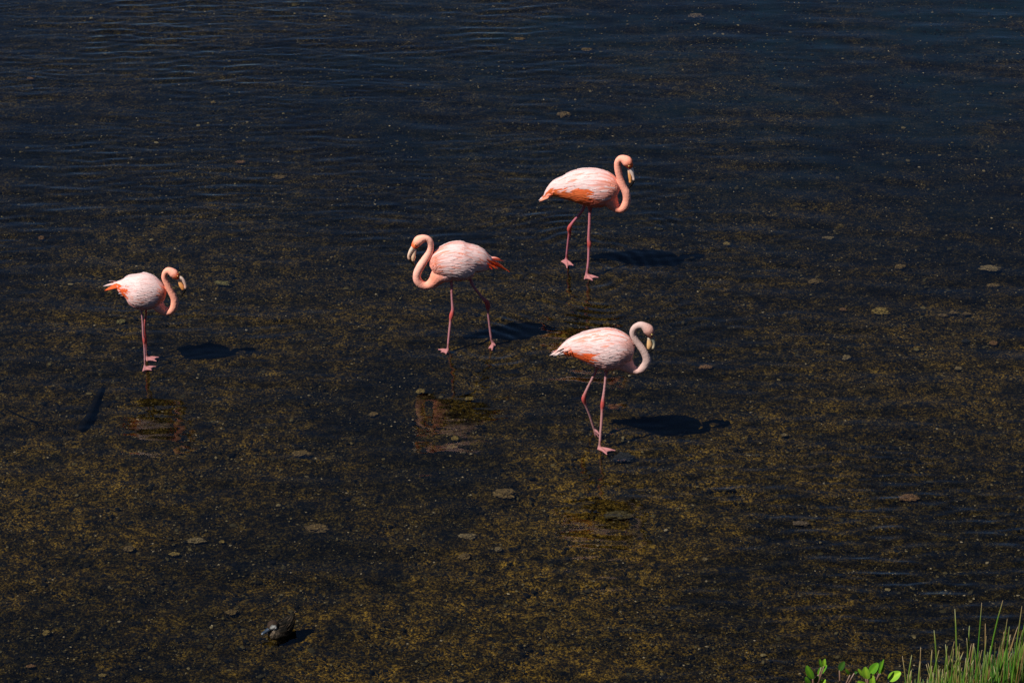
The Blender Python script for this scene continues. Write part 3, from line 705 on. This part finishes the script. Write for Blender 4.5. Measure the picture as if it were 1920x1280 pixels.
# ------------------------------------------------------------------ rushes at the lower right
def rush_mesh(h, r, bend, tipbrown, seed):
    g = random.Random(seed); n = 9; P = []; rad = []; ang = g.uniform(0, 6.28)
    for i in range(n):
        f = i / (n - 1); P.append(Vector((math.cos(ang) * bend * f ** 2.5, math.sin(ang) * bend * f ** 2.5, h * f))); rad.append(r * (1 - .15 * f - .6 * max(0, f - .85) / .15))
    V, Fc = tube_rings(P, rad, 6); col = []
    gr = random.Random(seed + 9).choice([(.06,.17,.015), (.10,.23,.02), (.045,.13,.012), (.13,.20,.03)])
    dead = g.random() < .16
    for i in range(len(V)):
        f = (i // 6) / (n - 1); c = gr if not dead else (.24, .16, .06)
        if f < .35: c = mixc(c, (.20, .10, .03), .45)
        if f > tipbrown: c = mixc(c, (.24, .16, .07), min(1, (f - tipbrown) / .1))
        col.append(c)
    me = bpy.data.meshes.new('rush_stem'); me.from_pydata([tuple(v) for v in V], [], Fc)
    a = me.color_attributes.new('Col', 'FLOAT_COLOR', 'POINT'); cc = np.ones((len(V), 4), np.float32); cc[:, :3] = col; a.data.foreach_set('color', cc.ravel())
    me.polygons.foreach_set('use_smooth', [True] * len(me.polygons)); me.materials.append(leaf_m); return me
variants = [rush_mesh(1.0, .0054, random.uniform(0, .09) ** 1.0, random.uniform(.80, .97), k) for k in range(24)]
def bank_at(px, Y):
    x = (px - 960) / F * 1.0; r = ray(px, 1280); P = C + r * (Y / r.y); return Vector((P.x, Y, min(bank_z(P.x, Y), 6.6)))
root = link('rush_clump', None); root.location = bank_at(1850, 12.9)
tag(root, 'dense clump of green and brown upright rushes in the lower right corner', 'rushes')
# (tip px, tip py) seen in the photograph, then fill
tips = [(1758,1180),(1765,1192),(1771,1207),(1800,1152),(1812,1205),(1829,1141),(1852,1113),(1846,1163),(1836,1182),(1869,1155),(1881,1163),(1894,1138),(1899,1161),(1909,1149),(1918,1168),(1730,1216),(1742,1218),(1745,1222),(1697,1230),(1708,1240),(1720,1234),(1857,1168),(1872,1180),(1784,1205),(1790,1198),(1804,1203),(1815,1175),(1887,1182),(1902,1150),(1926,1150),(1940,1130),(1935,1170)]
for k in range(264):
    px = 1960 - 265 * random.random() ** 1.5
    top = 1268 - 84 * min(1, max(0, (px - 1680) / 170)); tips.append((px, random.uniform(top, 1300)))
for k, (px, py) in enumerate(tips):
    Y = random.uniform(12.55, 13.15); tp = at_y(px, py, Y); g = bank_at(px, Y); h = max(.2, tp.z - g.z)
    me = variants[k % len(variants)]; o = bpy.data.objects.new('rush_stem', me); scn.collection.objects.link(o); o.parent = root
    r = random.uniform(.65, 1.25); top = max((v.co for v in me.vertices), key=lambda c: c.z)
    o.scale = (r, r, h)
    o.location = g - root.location; o.rotation_euler = (R(random.uniform(-1.5, 1.5)), R(random.uniform(-2.5, 2.5)), random.uniform(0, 6.28))
V, Fc, col = [], [], []
for k in range(850):
    px = 1975 - 275 * random.random() ** 1.3; Y = random.uniform(12.6, 13.2)
    py = random.uniform(1285 - 82 * min(1, max(0, (px - 1690) / 200)), 1330)
    tp = at_y(px, py, Y); g = bank_at(px, Y); le = Vector((random.uniform(-.05, .05), random.uniform(-.03, .03), 0)); r = random.uniform(.003, .005)
    P = [g, g.lerp(tp, .55) + le * .3, tp + le]; v_, f_ = tube_rings(P, [r, r * .9, r * .25], 4); n0 = len(V); V += v_
    c = random.choice([(.05,.13,.015), (.07,.18,.02), (.04,.10,.012), (.18,.10,.03), (.13,.12,.03)]); col += [c] * len(v_); Fc += [tuple(i + n0 for i in f) for f in f_]
tag(mesh('rush_undergrowth', [v - root.location for v in V], Fc, leaf_m, root, col), kind='stuff')
# ------------------------------------------------------------------ leafy sprigs at the bottom edge
def leaf_shape(V, Fc, col, P, d, up, L, w, c):
    q = d.cross(up).normalized(); nn = q.cross(d).normalized(); n0 = len(V); n = 8
    for i in range(n + 1):
        f = i / n; ww = w * math.sin(math.pi * min(1, f * .93 + .03)) ** .6
        ctr = P + d * (L * f) + nn * (-.12 * L * f * f)
        for s_ in (-1, -.5, 0, .5, 1): V.append(ctr + q * (ww * s_) + nn * (.35 * abs(s_) * ww)); col.append(mixc(c, (min(1, c[0] * 1.7), min(1, c[1] * 1.4), c[2] * 1.3), 1 if s_ == 0 else 0))
    for i in range(n):
        for j in range(4): a = n0 + i * 5 + j; Fc.append((a, a + 1, a + 6, a + 5))
def sprig(label, Y, basepx, leaves, cstem=(.16,.09,.06)):
    g = bank_at(basepx, Y); root = link('leafy_plant', None); root.location = g; tag(root, label, 'plant', 'leafy seedlings at the water edge')
    SV, SF = [], []; V, Fc, col = [], [], []; crown = at_y(basepx, 1296, Y)
    for k, (px, py, qx, qy, w, bright) in enumerate(leaves):   # leaf foot pixel, leaf tip pixel, half width px
        Yl = Y + random.uniform(-.03, .03); a = at_y(px, py, Yl); b = at_y(qx, qy, Yl - .02); s = ppm(a); V, Fc, col = [], [], []
        c = [(.025,.08,.01), (.08,.23,.012), (.19,.37,.025)][bright]
        d = (b - a); L = d.length; leaf_shape(V, Fc, col, a, d.normalized(), Vector((-.35, -.75, .6)).normalized(), L, w / s, c)
        mesh('leaf', [v - g for v in V], Fc, leaf_m, root, col)
        m = crown.lerp(a, .5) + Vector((0, 0, -.02)); v_, f_ = tube_rings([crown, m, a], [.006, .005, .004], 6); n0 = len(SV); SV += v_; SF += [tuple(i + n0 for i in f) for f in f_]
    v_, f_ = tube_rings([g - Vector((0, 0, .02)), g.lerp(crown, .6), crown], [.009, .008, .007], 7); n0 = len(SV); SV += v_; SF += [tuple(i + n0 for i in f) for f in f_]
    mesh('stem', [v - g for v in SV], SF, leaf_m, root, [cstem] * len(SV))
sprig('leftmost leafy plant with upright round green leaves at the bottom edge', 13.2, 1526,
      [(1524,1272,1513,1250,7,1),(1534,1264,1548,1247,6,1),(1540,1250,1537,1237,3,1),(1545,1248,1546,1236,4,2),(1518,1282,1511,1270,5,1),(1530,1282,1533,1268,5,0),(1536,1288,1546,1274,6,2)])
sprig('dark leafed sprig standing just right of the leftmost leafy plant', 13.28, 1576,
      [(1574,1256,1582,1241,6,0),(1594,1264,1586,1255,3,1),(1602,1261,1607,1259,3,0)])
sprig('widest leafy plant with yellow-green leaves in the middle of the bottom edge group', 13.2, 1632,
      [(1626,1272,1622,1252,8,2),(1622,1268,1610,1255,4,2),(1631,1262,1645,1244,8,1),(1642,1262,1650,1241,3,0),(1648,1262,1655,1238,3,1),(1651,1262,1657,1248,3,1),(1636,1290,1636,1268,6,2),(1628,1290,1610,1278,7,2)])
sprig('single bright broad leaf on a pale stalk left of the rushes', 13.2, 1664,
      [(1666,1274,1687,1260,9,2)], (.35,.22,.18))
